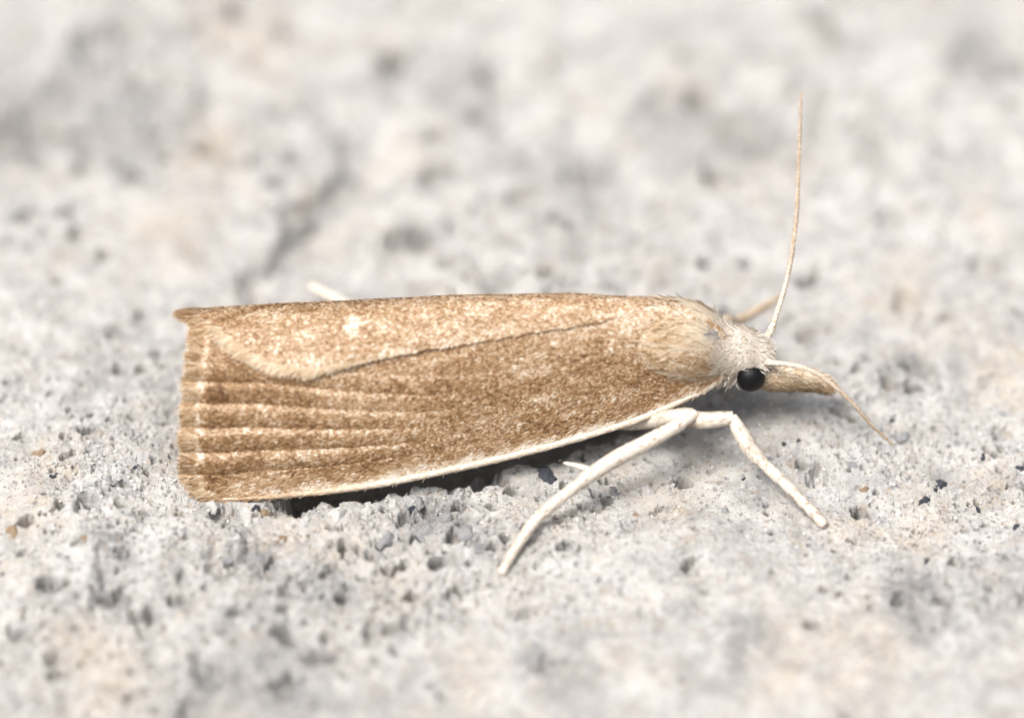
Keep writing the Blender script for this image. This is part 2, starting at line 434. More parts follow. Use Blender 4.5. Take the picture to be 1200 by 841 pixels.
# ------------------------------------------------------------------ grains lying in and on the stone
def pebble(seed, subdiv=1, flat=0.6, jit=0.3):
    import bmesh
    r = np.random.default_rng(seed)
    bm = bmesh.new()
    bmesh.ops.create_icosphere(bm, subdivisions=subdiv, radius=1.0)
    v = np.array([p.co[:] for p in bm.verts])
    f = np.array([[p.index for p in q.verts] for q in bm.faces])
    bm.free()
    v = v * (1 + jit * (r.random((len(v), 1)) - 0.5) * 2) * np.array([1.0, 0.8, flat])
    return v, f
def hz(x, y):
    return float(stone_height(np.array([x]), np.array([y]))[0])
GRAIN_MESH = {}
def grain(name, px, py, rpx, mat, rz, seed, stretch=1.0, label=None, sink=0.25):
    p = at_z(px, py, 0)
    p = at_z(px, py, hz(p[0], p[1]))
    key = (name, seed % 5)
    if key not in GRAIN_MESH:
        v, f = pebble(seed % 5 + 40, 2, 0.45, 0.24)
        v = v + 0.2 * np.sin(v[:, [1, 2, 0]] * 4.1 + seed)
        GRAIN_MESH[key] = build(name, v, f, mat, stone, smooth=False)
        o = GRAIN_MESH[key]
    else:
        o = GRAIN_MESH[key].copy()
        COL.objects.link(o)
        o.parent = stone
    r = rpx / PXM
    o.location = (p[0], p[1], hz(p[0], p[1]) + r * (0.05 - sink))
    o.scale = (r * stretch, r, r)
    o.rotation_euler = (0, 0, rz)
    if label:
        o['label'] = label
DARK = [(640, 560, 18, 0.3, 1.0), (1102, 569, 9, 0.1, 1.0), (710, 489, 9, 0.6, 1.2), (1196, 547, 8, 0.2, 1.0), (1151, 535, 5, 0.5, 1.2), (1082, 586, 6, 0.0, 1.4), (1172, 529, 4, 0, 1), (484, 603, 6, 0.4, 1.0), (872, 560, 4, 0.5, 1.3), (1190, 617, 5, 0.4, 1.0), (1145, 598, 5, 0.2, 1.3), (935, 515, 4, 0, 1), (918, 519, 4, 0.9, 1.4), (1046, 492, 4, .3, 1.2), (762, 537, 8, .3, 1.1), (300, 607, 5, .2, 1.2), (1085, 658, 5, .2, 1.1), (140, 612, 5, .7, 1.3), (62, 560, 5, .2, 1.2), (160, 548, 4, .2, 1.0)]
for i, (a, b, r, rz, s) in enumerate(DARK):
    grain('dark_grain', a, b, r, M_DARK, rz * 3, i, s, 'largest blue-black mineral flake, below the wing edge and left of the leg' if i == 0 else None)
for i, (a, b, r) in enumerate([(45, 533, 8), (15, 620, 9), (310, 600, 6), (330, 630, 6), (310, 640, 5), (1010, 598, 6), (745, 605, 5), (100, 628, 5)]):
    grain('rusty_grain', a, b, r, M_BROWN, i * 1.3, i, 1.3)
for i, (a, b, r) in enumerate([(450, 638, 12), (490, 590, 12), (500, 622, 14), (545, 624, 12), (520, 606, 10), (300, 650, 13), (325, 665, 9), (270, 655, 12), (360, 700, 13), (380, 690, 8), (700, 600, 8), (720, 575, 9), (560, 640, 8), (130, 560, 8), (210, 620, 9), (850, 600, 8), (1000, 545, 8), (1060, 510, 9), (1120, 520, 8), (900, 540, 7)]):
    grain('grey_pebble', a, b, r, M_GREY, i * 0.9, i, 1.1, None, 0.3)
for i, (a, b, r) in enumerate([(355, 612, 10), (395, 605, 12), (430, 598, 10), (460, 588, 9), (415, 625, 9), (440, 655, 10), (560, 600, 10), (590, 585, 9), (620, 600, 8), (530, 640, 10), (290, 615, 9), (250, 605, 9), (230, 640, 8), (330, 605, 12), (375, 640, 8), (340, 655, 9), (490, 640, 9), (640, 620, 9), (600, 615, 8), (735, 560, 8), (760, 575, 9), (660, 590, 8), (820, 540, 7), (80, 580, 8), (190, 600, 8)]):
    grain('pale_crumb', a, b, r, M_PALE, i * 0.7, i, 1.2, None, 0.2)

def make_grit(n):
    base = [pebble(s, 1, 0.7, 0.28) for s in range(6)]
    u = RNG.random((n, 2))
    x = -11 + 22 * u[:, 0]
    y = np.where(RNG.random(n) < 0.65, -3.2 + 6.5 * u[:, 1], -7 + 16 * u[:, 1])
    keep = fbm(x / 1.6, y / 1.6, 71, 3) + 0.5 * (RNG.random(n) - 0.5) > -0.08
    x, y = x[keep], y[keep]
    n = len(x)
    z = stone_height(x, y)
    r = 0.012 + 0.042 * RNG.random(n) ** 3.5
    tint = np.clip(RNG.random(n) ** 0.55, 0, 1)
    V, F, T, off = [], [], [], 0
    for b in range(6):
        idx = np.arange(b, n, 6)
        v, f = base[b]
        a = RNG.random(len(idx)) * 6.28
        c, s = np.cos(a)[:, None], np.sin(a)[:, None]
        rr = r[idx][:, None]
        vx = (v[None, :, 0] * c - v[None, :, 1] * s) * rr + x[idx][:, None]
        vy = (v[None, :, 0] * s + v[None, :, 1] * c) * rr + y[idx][:, None]
        vz = v[None, :, 2] * rr + z[idx][:, None] + 0.2 * rr
        V.append(np.stack([vx, vy, vz], -1).reshape(-1, 3))
        F.append((f[None] + (np.arange(len(idx)) * len(v))[:, None, None]).reshape(-1, 3) + off)
        T.append(np.repeat(tint[idx], len(v)))
        off += len(idx) * len(v)
    return build('grit', np.concatenate(V), np.concatenate(F), M_GRIT, stone, {'tint': np.concatenate(T)}, False, 'stuff')
make_grit(9000)

# ------------------------------------------------------------------ the moth
moth = bpy.data.objects.new('moth', None)
MO = at_z(560, 560, 0)
moth.location = (MO[0], 2.0, 0.0)
moth.empty_display_size = 1.0
COL.objects.link(moth)
moth['label'] = 'small buff-brown moth with folded speckled wings and cream legs resting on pale stone'
moth['category'] = 'moth'
def part(o, parent=moth):
    """parent while keeping the place in the world"""
    o.parent = parent
    p = parent
    loc = Vector((0, 0, 0))
    while p is not None:
        loc += p.location
        p = p.parent
    o.location = -loc if parent is moth else Vector((0, 0, 0))
    return o

def unit(v):
    return v / np.maximum(np.linalg.norm(v, axis=-1, keepdims=True), 1e-9)
def scales(P, T, N, L, W, lift, tint, curl=0.0, tipw=0.6, basew=0.5):
    """thin overlapping plates: P root, T direction, N outward, L length, W width"""
    B = unit(np.cross(N, T))
    n = len(P)
    L = np.broadcast_to(L, n)[:, None]
    W = np.broadcast_to(W, n)[:, None]
    lift = np.broadcast_to(lift, n)[:, None]
    curl = np.broadcast_to(curl, n)[:, None]
    m = P + T * L * 0.55 + N * lift * L * 0.55
    t = P + T * L + N * (lift - curl) * L
    v = np.stack([P - B * W * basew / 2, P + B * W * basew / 2, m + B * W / 2, m - B * W / 2, t + B * W * tipw / 2, t - B * W * tipw / 2], 1)
    f0 = np.array([[0, 1, 2, 3], [3, 2, 4, 5]])
    f = (f0[None] + (np.arange(n) * 6)[:, None, None]).reshape(-1, 4)
    return v.reshape(-1, 3), f, np.repeat(tint, 6)
def spin(T, N, ang):
    B = np.cross(N, T)
    return T * np.cos(ang)[:, None] + B * np.sin(ang)[:, None]

# --- how the wings are rolled round the body: for stations along the costa, a roof-like section
ST = np.array([  # picture x, y of the near costa, its height, ridge y, ridge z, roundness
    (866, 425, 1.95, 2.45, 2.35, 2.0), (850, 440, 1.75, 2.45, 2.62, 2.0), (830, 455, 1.55, 2.45, 2.86, 2.0), (800, 469, 1.35, 2.45, 3.04, 2.0), (760, 487, 1.10, 2.45, 3.16, 1.95), (700, 507, 0.85, 2.45, 3.18, 1.9),
    (600, 534, 0.55, 2.42, 3.14, 1.85), (540, 548, 0.45, 2.38, 3.10, 1.85), (450, 566, 0.30, 2.30, 3.02, 1.8), (350, 579, 0.17, 2.25, 2.92, 1.8), (300, 583, 0.13, 2.22, 2.86, 1.8), (240, 584, 0.11, 2.20, 2.80, 1.8), (205, 580, 0.11, 2.2, 2.76, 1.8), (150, 578, 0.11, 2.2, 2.72, 1.8)])[::-1]
CP = np.array([at_z(a, b, c) for a, b, c, *_ in ST])
SX = CP[:, 0]
def smooth_interp(x, xs, ys):
    # Catmull-Rom on unequal stations
    x = np.clip(x, xs[0], xs[-1])
    i = np.clip(np.searchsorted(xs, x) - 1, 0, len(xs) - 2)
    m = np.gradient(ys, xs)
    h = xs[i + 1] - xs[i]
    t = (x - xs[i]) / h
    return (2 * t**3 - 3 * t**2 + 1) * ys[i] + (t**3 - 2 * t**2 + t) * h * m[i] + (-2 * t**3 + 3 * t**2) * ys[i + 1] + (t**3 - t**2) * h * m[i + 1]
def wing_raw(x, t):
    yc = smooth_interp(x, SX, ST[:, 3])
    zt = smooth_interp(x, SX, ST[:, 4])
    n = smooth_interp(x, SX, ST[:, 5])
    cy = smooth_interp(x, SX, CP[:, 1])
    cz = smooth_interp(x, SX, CP[:, 2])
    a, h = yc - cy, zt - cz
    return np.stack([x, yc + a * t, cz + h * (1 - np.abs(t) ** n)], -1)
def wx_of(px):
    """world x of a picture column, near enough on the wings"""
    return (px - 600) / PXM
def line_t(pts):
    """t of a line drawn over the wings, as a table over x"""
    xs, ts = [], []
    tt = np.linspace(-0.99, 0.40, 500)
    for px, py in sorted(pts):
        X = wx_of(px)
        for _ in range(3):
            P = wing_raw(np.full(500, X), tt)
            a, b = project(P)
            i = np.argmin(np.abs(b - py))
            X += (px - a[i]) / PXM
        xs.append(X)
        ts.append(tt[i])
    return np.array(xs), np.array(ts)
PLEAT = [line_t(p) for p in ([(210, 556), (300, 553), (500, 530), (640, 500)], [(210, 529), (300, 527), (500, 515), (640, 488)], [(210, 500), (300, 500), (500, 499), (640, 477)], [(210, 470), (300, 472), (500, 482), (640, 464)], [(210, 445), (300, 448), (500, 462), (640, 449)], [(210, 422), (300, 425), (500, 440), (640, 434)])]
FOLD = line_t([(240, 386), (262, 380), (300, 367), (335, 360), (380, 356)])
def pleat_phase(x, t):
    k = np.stack([np.full(x.shape, -1.0)] + [np.interp(x, *p) for p in PLEAT])
    fr = np.full(x.shape, -1.0)
    for i in range(1, len(k) - 1):
        m = (t >= k[i]) & (t < k[i + 1])
        fr = np.where(m, (t - k[i]) / (k[i + 1] - k[i]), fr)
    return fr
def pleats(x, t, far):
    """lengthwise folds near the hind margin"""
    if far:
        return -0.07 * np.exp(-((t - np.interp(x, *FOLD)) / 0.035) ** 2) * sstep(wx_of(400), wx_of(310), x)
    k = sstep(wx_of(560), wx_of(250), x)
    fr = pleat_phase(x, t)
    bulge = np.where(fr < 0.62, np.sin(np.pi / 2 * fr / 0.62), np.cos(np.pi / 2 * (fr - 0.62) / 0.38))
    return 0.085 * k * np.where(fr < 0, 0.35, bulge)
def wing(x, t, far=False, lift=0.0):
    e = 1e-3
    p = wing_raw(x, t)
    du = wing_raw(x + e, t) - wing_raw(x - e, t)
    dt = wing_raw(x, t + e) - wing_raw(x, t - e)
    n = unit(np.cross(du, dt))
    n = np.where((n[..., 2:3] < -0.2), -n, n)
    off = pleats(x, t, far) + lift + 0.014 * fbm(x / 0.9, t / 0.35, 233 + far, 3)
    if far:
        ed = t - np.interp(x, _ex, _et)
        off = off + 0.105 * sstep(wx_of(520), wx_of(370), x) * np.exp(-(ed / 0.13) ** 2)
        off = off - 0.13 * sstep(wx_of(795), wx_of(835), x) - 0.045 * sstep(wx_of(670), wx_of(740), x)
    return p + n * off[..., None]
def wing_frame(x, t, far, lift):
    e = 2e-3
    p = wing(x, t, far, lift)
    du = wing(x + e, t, far, lift) - wing(x - e, t, far, lift)
    dt = wing(x, t + e, far, lift) - wing(x, t - e, far, lift)
    n = unit(np.cross(du, dt))
    return p, unit(-du), unit(dt), n

# inner margin of the far wing, lying over the near one: picture points
EDGE = np.array([(835, 352), (800, 350), (770, 357), (745, 367), (700, 378), (600, 394), (500, 410), (440, 419), (400, 425), (370, 430), (340, 433), (300, 436), (200, 441)])[::-1]
def edge_t(x):
    xs, ts = [], []
    tt = np.linspace(-0.9, 0.35, 400)
    for px, py in EDGE:
        X = wx_of(px)
        for _ in range(3):
            P = wing_raw(np.full(400, X), tt)
            a, b = project(P)
            i = np.argmin(np.abs(b - py))
            X += (px - a[i]) / PXM
        xs.append(X)
        ts.append(tt[i])
    return np.interp(x, np.array(xs), np.array(ts))
_ex = np.linspace(-9, 5, 300)
_et = edge_t(_ex)
FRONT_NEAR, FRONT_FAR = wx_of(850), wx_of(832)
# hind end of each wing, as picture columns over t (near) or over v (far)
def near_end(t):
    sc_ = 1.8 * np.cos((t + 0.96) / 0.147 * 2 * np.pi)
    return wx_of(np.interp(t, [-1.0, -0.985, -0.96, -0.9, -0.7, -0.5, -0.3, -0.15, 0.0, 0.3], [262, 244, 232, 227, 228, 232, 236, 240, 240, 238]) + sc_)
def far_end(v):
    return wx_of(np.interp(v, [0, 0.012, 0.035, 0.075, 0.12, 0.17, 0.22, 0.27, 0.31, 0.35, 0.40, 0.45, 0.50, 0.56, 0.65, 0.8, 0.95, 1.0], [372, 350, 326, 306, 290, 276, 264, 256, 244, 233, 224, 221, 224, 232, 241, 246, 248, 255]))
def near_xt(u, v):
    t = -1.0 + v * 1.25
    fx = FRONT_NEAR - 0.9 * sstep(-0.32, 0.1, t)
    return fx + (near_end(t) - fx) * u, t
def far_xt(u, v):
    fx = FRONT_FAR + 0.35 * v
    x = fx + (far_end(v) - fx) * u
    et = np.interp(x, _ex, _et)
    return x, et + (1.0 - et) * v
FAR_LIFT = 0.065
def membrane(name, xt, far, nu, nv, lift):
    U, V = np.meshgrid(np.linspace(0, 1, nu), np.linspace(0, 1, nv), indexing='ij')
    x, t = xt(U.ravel(), V.ravel())
    p = wing(x, t, far, lift)
    q = wing(x, t, far, lift - 0.025)
    n = len(p)
    f = grid_faces(nu, nv)
    rim = np.concatenate([np.arange(nv), np.arange(1, nu) * nv + nv - 1, (nu - 1) * nv + np.arange(nv - 2, -1, -1), np.arange(nu - 2, 0, -1) * nv])
    r2 = np.roll(rim, -1)
    side = np.stack([rim, r2, r2 + n, rim + n], 1)
    return part(build(name, np.concatenate([p, q]), np.concatenate([f[:, ::-1], f + n, side]), M_MEMB))
near_wing = membrane('forewing', near_xt, False, 160, 120, 0.0)
near_wing['label'] = 'near forewing with lengthwise pleats, brown and cream speckled'
far_wing = membrane('forewing', far_xt, True, 160, 90, FAR_LIFT)
far_wing['label'] = 'far forewing folded over the back, paler, its inner edge lying on the near wing'

def wing_scales(parent, xt, far, n, lift):
    u, v = RNG.random(n), RNG.random(n)
    x, t = xt(u, v)
    p, T, D, N = wing_frame(x, t, far, lift + 0.004)
    sgn = np.sign(N[:, 2] + 1e-6 - 0.0)
    flip = (N @ np.array([0, 0.0, 1.0])) < -0.1
    N = np.where(flip[:, None], -N, N)
    keep = np.ones(n, bool)
    x, t, u, v = x[keep], t[keep], u[keep], v[keep]
    # colour: clumps of brown and cream scales, cream veins, brown between, pleat light and shade painted in
    a = fbm(x / 0.06, t * 2.6 / 0.042, 411 + far, 2, 0.8)
    bb = fbm(x / 0.6, t * 2.6 / 0.22, 433 + far, 3)
    tint = 0.48 + 0.31 * a + 0.21 * bb + 0.52 * (RNG.random(len(x)) - 0.5)
    if far:
        tint += 0.09 + 0.05 * sstep(wx_of(330), wx_of(520), x) * (1 - sstep(0.0, 0.5, t))
        tint -= 0.10 * sstep(0.02, 0.3, t)
        sp = np.hypot((x - wx_of(418)) / 0.22, (t - np.interp(x, _ex, _et)) / 0.18 - 1.35)
        tint += 0.36 * (1 - sstep(0.3, 1.0, sp + 0.25 * fbm(x / 0.1, t / 0.04, 5, 2)))
        tint -= 0.40 * np.exp(-((t - np.interp(x, *FOLD)) / 0.03) ** 2) * sstep(wx_of(370), wx_of(310), x)  # the fold's dark crease, painted into the scale tint
        edge = t - np.interp(x, _ex, _et)
        tint += (0.14 - 0.10 * sstep(wx_of(380), wx_of(440), x)) * (1 - sstep(0.02, 0.10, edge))
    else:
        fr = pleat_phase(x, t)
        vein_light = np.where(fr < 0, 0, np.exp(-((fr - 0.86) / 0.13) ** 2))
        tint += np.where(fr < 0, 0, 0.16 * vein_light - 0.13 * np.exp(-(fr / 0.16) ** 2) - 0.03) * (0.25 + 0.75 * sstep(wx_of(640), wx_of(420), x))
        tint += 0.26 * sstep(wx_of(600), wx_of(740), x) * sstep(-0.62, -0.25, t)
        tint += 0.46 * (1 - sstep(0.018, 0.055, t + 1 + 0.02 * fbm(x / 0.15, t / 0.05, 9, 2))) * sstep(wx_of(300), wx_of(420), x) + 0.12 * (1 - sstep(0.03, 0.09, t + 1))
        tint -= 0.10 * np.exp(-((x - wx_of(500)) / 0.5) ** 2 - ((t + 0.62) / 0.07) ** 2)
        tint += 0.34 * np.exp(-((u - 0.985) / 0.008) ** 2)
        tint -= 0.10 * sstep(wx_of(330), wx_of(250), x) * (1 - vein_light)
        tint -= 0.16 * np.exp(-((t - np.interp(x, _ex, _et) + 0.05) / 0.09) ** 2) * sstep(wx_of(420), wx_of(340), x) * (u < 0.97)  # shadow below the far wing's edge, painted into the near scales
    tint = np.clip(tint, 0, 1)
    costa = (1 - sstep(0.03, 0.10, t + 1)) if not far else np.zeros_like(t)
    Td = spin(T, N, 0.22 * RNG.standard_normal(len(x)) + 0.25 * costa)
    L = (0.068 + 0.04 * RNG.random(len(x))) * (1 + 0.9 * costa)
    W = (0.026 + 0.018 * RNG.random(len(x))) * (1 - 0.35 * costa)
    Nn = unit(N + 0.18 * RNG.standard_normal(N.shape))
    vv, ff, tt = scales(p, Td, Nn, L, W, (0.14 + 0.16 * RNG.random(len(x))) * (1 - 0.7 * costa), tint, 0.10)
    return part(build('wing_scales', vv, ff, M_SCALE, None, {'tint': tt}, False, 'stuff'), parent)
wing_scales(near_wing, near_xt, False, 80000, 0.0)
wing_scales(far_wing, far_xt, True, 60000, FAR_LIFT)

def fringe(parent, xt, far, lift, vs, n, length, spread, tint0, tint1, back=None, w_=0.03):
    v = vs[0] + (vs[1] - vs[0]) * RNG.random(n)
    u = 1.0 - 0.012 * RNG.random(n)
    x, t = xt(u, v)
    p, T, D, N = wing_frame(x, t, far, lift)
    N = np.where((N[:, 2] < -0.1)[:, None], -N, N)
    # outward from the margin
    e = 0.004
    xa, ta = xt(u, np.clip(v + e, 0, 1))
    xb, tb = xt(u, np.clip(v - e, 0, 1))
    M = unit(wing(xa, ta, far, lift) - wing(xb, tb, far, lift))
    O = unit(np.cross(M, N))
    O = np.where(((O * T).sum(1) < 0)[:, None], -O, O)
    O = unit(O * (1 - (back or 0)) + T * (back or 0))
    O = spin(O, N, spread * RNG.standard_normal(n))
    tint = np.clip(tint0 + (tint1 - tint0) * RNG.random(n) + 0.15 * fbm(v * 60, u * 0, 5, 2), 0, 1)
    L = length * (0.35 + 0.9 * RNG.random(n))
    V, F, Tn = scales(p, O, N, L, w_ * (0.7 + 0.6 * RNG.random(n)), 0.10 * RNG.standard_normal(n) + 0.02, tint, 0.05, 0.5, 0.7)
    return part(build('fringe', V, F, M_HAIR, None, {'tint': Tn}, False, 'stuff'), parent)
fringe(near_wing, near_xt, False, 0.0, (0.0, 0.98), 9000, 0.25, 0.20, 0.15, 0.85, 0.75, 0.022)
fringe(near_wing, near_xt, False, 0.012, (0.0, 0.98), 3600, 0.31, 0.24, 0.35, 0.95, 0.75, 0.013)
fringe(far_wing, far_xt, True, FAR_LIFT, (0.0, 0.30), 4200, 0.30, 0.24, 0.62, 1.0, 0.55, 0.015)
fringe(far_wing, far_xt, True, FAR_LIFT, (0.28, 1.0), 4200, 0.34, 0.22, 0.3, 0.85, 0.6, 0.022)

# the far wing's fringe runs on forward along its inner edge, ever shorter
nf = 2600
uf = 1.0 - 0.24 * RNG.random(nf) ** 1.4
xf, tf_ = far_xt(uf, 0.004 * RNG.random(nf))
pf, Tf, Df, Nf = wing_frame(xf, tf_, True, FAR_LIFT)
mixf = np.clip((uf - 0.80) / 0.2, 0, 1)[:, None]
Of = unit(Tf * (1.0 - 0.35 * mixf) - Df * (0.25 + 0.6 * mixf))
Of = spin(Of, Nf, 0.2 * RNG.standard_normal(nf))
vf, ff, tf2 = scales(pf, Of, Nf, (0.07 + 0.20 * mixf[:, 0]) * (0.4 + 0.8 * RNG.random(nf)), 0.012 + 0.01 * RNG.random(nf), 0.10 * RNG.standard_normal(nf) - 0.05, np.clip(0.6 + 0.4 * RNG.random(nf), 0, 1), 0.05, 0.5, 0.7)
part(build('edge_fringe', vf, ff, M_HAIR, None, {'tint': tf2}, False, 'stuff'), far_wing)

# --- tubes: rings of varying radius along a smooth path
def path_points(pts, n):
    pts = np.asarray(pts, float)
    d = np.concatenate([[0], np.cumsum(np.linalg.norm(np.diff(pts, axis=0), axis=1))])
    s = np.linspace(0, d[-1], n)
    return np.stack([smooth_interp(s, d, pts[:, k]) for k in range(3)], 1), s / d[-1], d / d[-1]
def rings(C, R, m=12, flat=1.0, upv=(0, 0, 1)):
    T = unit(np.gradient(C, axis=0))
    S = unit(np.cross(T, np.broadcast_to(np.array(upv, float), T.shape)))
    Nn = np.cross(S, T)
    a = np.linspace(0, 2 * np.pi, m, endpoint=False)
    V = C[:, None, :] + R[:, None, None] * (S[:, None, :] * np.cos(a)[None, :, None] * flat + Nn[:, None, :] * np.sin(a)[None, :, None])
    return V, T, S, Nn
def tube(name, C, R, mat, m=12, flat=1.0, upv=(0, 0, 1), attrs=None):
    V, T, S, Nn = rings(C, R, m, flat, upv)
    n = len(C)
    v = np.concatenate([V.reshape(-1, 3), C[:1], C[-1:]])
    q = grid_faces(n, m, True)
    j = np.arange(m)
    c0 = np.stack([np.full(m, n * m), (j + 1) % m, j, j], 1)[:, :4]
    c0 = np.stack([np.full(m, n * m), (j + 1) % m, j], 1)
    c1 = np.stack([np.full(m, n * m + 1), (n - 1) * m + j, (n - 1) * m + (j + 1) % m], 1)
    # triangulate everything so that one face size holds
    tri = np.concatenate([q[:, [0, 1, 2]], q[:, [0, 2, 3]], c0, c1])
    return build(name, v, tri, mat, None, attrs)
def tube_scales(C, R, n, L, W, tint, lift=0.18, flat=1.0, upv=(0, 0, 1), rev=1.0, jitter=0.25, curl=0.1):
    """scales all round a tube, roots spread evenly by surface"""
    seg = np.linalg.norm(np.diff(C, axis=0), axis=1) * 0.5 * (R[1:] + R[:-1])
    cum = np.concatenate([[0], np.cumsum(seg)])
    s = np.interp(RNG.random(n) * cum[-1], cum, np.arange(len(C)))
    i = np.clip(s.astype(int), 0, len(C) - 2)
    fr = (s - i)[:, None]
    T = unit(np.gradient(C, axis=0))
    S = unit(np.cross(T, np.broadcast_to(np.array(upv, float), T.shape)))
    N0 = np.cross(S, T)
    lerp = lambda A: A[i] * (1 - fr) + A[i + 1] * fr
    c, r, t, sd_, n0 = lerp(C), R[i] * (1 - fr[:, 0]) + R[i + 1] * fr[:, 0], unit(lerp(T)), unit(lerp(S)), unit(lerp(N0))
    a = RNG.random(n) * 2 * np.pi
    N = unit(sd_ * np.cos(a)[:, None] / flat + n0 * np.sin(a)[:, None])
    P = c + (sd_ * np.cos(a)[:, None] * flat + n0 * np.sin(a)[:, None]) * r[:, None]
    D = spin(t * rev, N, jitter * RNG.standard_normal(n))
    tt = tint(s / (len(C) - 1), a, P) if callable(tint) else np.clip(tint[0] + (tint[1] - tint[0]) * RNG.random(n), 0, 1)
    endk = np.clip(np.minimum(s, len(C) - 1 - s) / (0.06 * len(C)), 0.25, 1)
    Ls = endk * (L(s / (len(C) - 1)) if callable(L) else L) * (0.7 + 0.6 * RNG.random(n))
    return scales(P, D, N, Ls, W * (0.7 + 0.6 * RNG.random(n)), lift * (0.4 + 1.2 * RNG.random(n)), tt, curl)

# --- the cream roll along the near costa
sx = np.linspace(wx_of(838), wx_of(262), 160)
cc = wing(sx, np.full(160, -1.0), False, 0.0) + np.array([0, 0.015, 0.0])
cr = 0.060 * sstep(0, 0.1, np.linspace(0, 1, 160)) * (1 - 0.55 * sstep(0.65, 1, np.linspace(0, 1, 160))) + 0.012
cost = part(tube('costal_margin', cc, cr, M_LEG, 10), near_wing)
v, f, t = tube_scales(cc, cr, 5200, 0.13, 0.03, lambda s, a, P: np.clip(0.95 - 0.30 * sstep(0.6, 1, s) + 0.2 * (RNG.random(len(s)) - 0.6), 0, 1), 0.06, jitter=0.12)
part(build('margin_scales', v, f, M_SCALE, None, {'tint': t}, False, 'stuff'), near_wing)

# --- body: abdomen, thorax, neck and head in one skin
BODY = np.array([  # picture column on the axis, y, z, half width, half height
    (300, 2.25, 0.75, 0.05, 0.05), (310, 2.25, 0.75, 0.25, 0.22), (380, 2.28, 0.85, 0.55, 0.45), (480, 2.35, 1.05, 0.75, 0.6), (580, 2.40, 1.3, 0.85, 0.75), (660, 2.43, 1.65, 0.92, 0.9),
    (720, 2.50, 1.95, 0.72, 0.84), (765, 2.47, 2.11, 0.82, 0.89), (800, 2.45, 2.08, 0.86, 0.85), (828, 2.45, 1.99, 0.77, 0.74), (846, 2.44, 1.88, 0.60, 0.60), (858, 2.43, 1.83, 0.53, 0.54), (872, 2.42, 1.78, 0.52, 0.54), (886, 2.41, 1.72, 0.48, 0.48), (896, 2.40, 1.67, 0.38, 0.38), (903, 2.40, 1.63, 0.24, 0.26), (907, 2.40, 1.61, 0.05, 0.06)])
bx = wx_of(BODY[:, 0])
bs = np.linspace(bx[0], bx[-1], 110)
bp_ = [smooth_interp(bs, bx, BODY[:, k]) for k in range(1, 5)]
am = 40
aa = np.linspace(0, 2 * np.pi, am, endpoint=False)
bv = np.stack([np.broadcast_to(bs[:, None], (110, am)), bp_[0][:, None] + bp_[2][:, None] * np.cos(aa), bp_[1][:, None] + bp_[3][:, None] * np.sin(aa)], -1)
tri = grid_faces(110, am, True)
body = part(build('body', np.concatenate([bv.reshape(-1, 3)]), tri, M_BODY))
def body_point(x, a):
    yc, zc, ry, rz = [smooth_interp(x, bx, BODY[:, k]) for k in range(1, 5)]
    p = np.stack([x, yc + ry * np.cos(a), zc + rz * np.sin(a)], -1)
    n = unit(np.stack([0 * x, np.cos(a) / np.maximum(ry, 0.05), np.sin(a) / np.maximum(rz, 0.05)], -1))
    e = 0.01
    return p, n, rz
def body_hair(name, pxr, ar, n, L, W, tintf, mat, lift, jitter=0.3, back=True, curl=0.15, sway=0.0, tipw=0.35, raise_=0.0):
    x = wx_of(pxr[0] + (pxr[1] - pxr[0]) * RNG.random(n))
    a = np.radians(ar[0] + (ar[1] - ar[0]) * RNG.random(n))
    p, nn, _ = body_point(x, a)
    e = 0.02
    p2, _, _ = body_point(x + e, a)
    T = unit(p - p2) if back else unit(p2 - p)
    nn = unit(nn - T * (nn * T).sum(1, keepdims=True))
    D = spin(T, nn, jitter * RNG.standard_normal(n) + sway)
    tint = np.clip(tintf(600 + x * PXM, np.degrees(a)), 0, 1)
    p = p + nn * raise_ * RNG.random((n, 1))
    v, f, t = scales(p, D, nn, L * (0.4 + 1.1 * RNG.random(n) ** 1.5), W * (0.7 + 0.6 * RNG.random(n)), lift * (0.3 + 1.3 * RNG.random(n)) + 0.45 * RNG.random(n) * (RNG.random(n) < 0.05), tint, curl, tipw, 0.6)
    return part(build(name, v, f, mat, None, {'tint': t}, False, 'stuff'), body)
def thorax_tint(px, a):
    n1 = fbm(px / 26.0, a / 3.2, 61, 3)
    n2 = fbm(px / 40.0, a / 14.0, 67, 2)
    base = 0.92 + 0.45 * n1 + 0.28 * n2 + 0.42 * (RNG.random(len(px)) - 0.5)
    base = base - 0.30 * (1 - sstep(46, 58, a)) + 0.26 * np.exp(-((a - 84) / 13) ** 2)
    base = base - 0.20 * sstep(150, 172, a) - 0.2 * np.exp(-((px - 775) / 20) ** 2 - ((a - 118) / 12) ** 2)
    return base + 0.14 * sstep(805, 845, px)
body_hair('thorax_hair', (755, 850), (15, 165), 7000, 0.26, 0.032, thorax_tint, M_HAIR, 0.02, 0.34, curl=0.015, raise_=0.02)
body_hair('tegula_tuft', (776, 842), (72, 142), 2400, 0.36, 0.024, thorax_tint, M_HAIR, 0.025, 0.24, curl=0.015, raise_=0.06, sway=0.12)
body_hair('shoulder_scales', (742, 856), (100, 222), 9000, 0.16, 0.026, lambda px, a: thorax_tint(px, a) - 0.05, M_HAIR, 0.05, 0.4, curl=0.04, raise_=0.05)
body_hair('worn_scales', (827, 842), (98, 122), 150, 0.14, 0.02, lambda px, a: RNG.random(len(px)), M_WORN, 0.10, 0.4, raise_=0.10)
body_hair('collar_hair', (838, 866), (-20, 250), 5200, 0.22, 0.016, lambda px, a: 0.62 + 0.38 * RNG.random(len(px)), M_CREAM, 0.28, 0.45, curl=0.12, raise_=0.04)
body_hair('head_scales', (862, 906), (0, 174), 3600, 0.16, 0.024, lambda px, a: 0.66 + 0.34 * RNG.random(len(px)) - 0.3 * (RNG.random(len(px)) < 0.06), M_CREAM, 0.22, 0.5, curl=0.12, raise_=0.02)
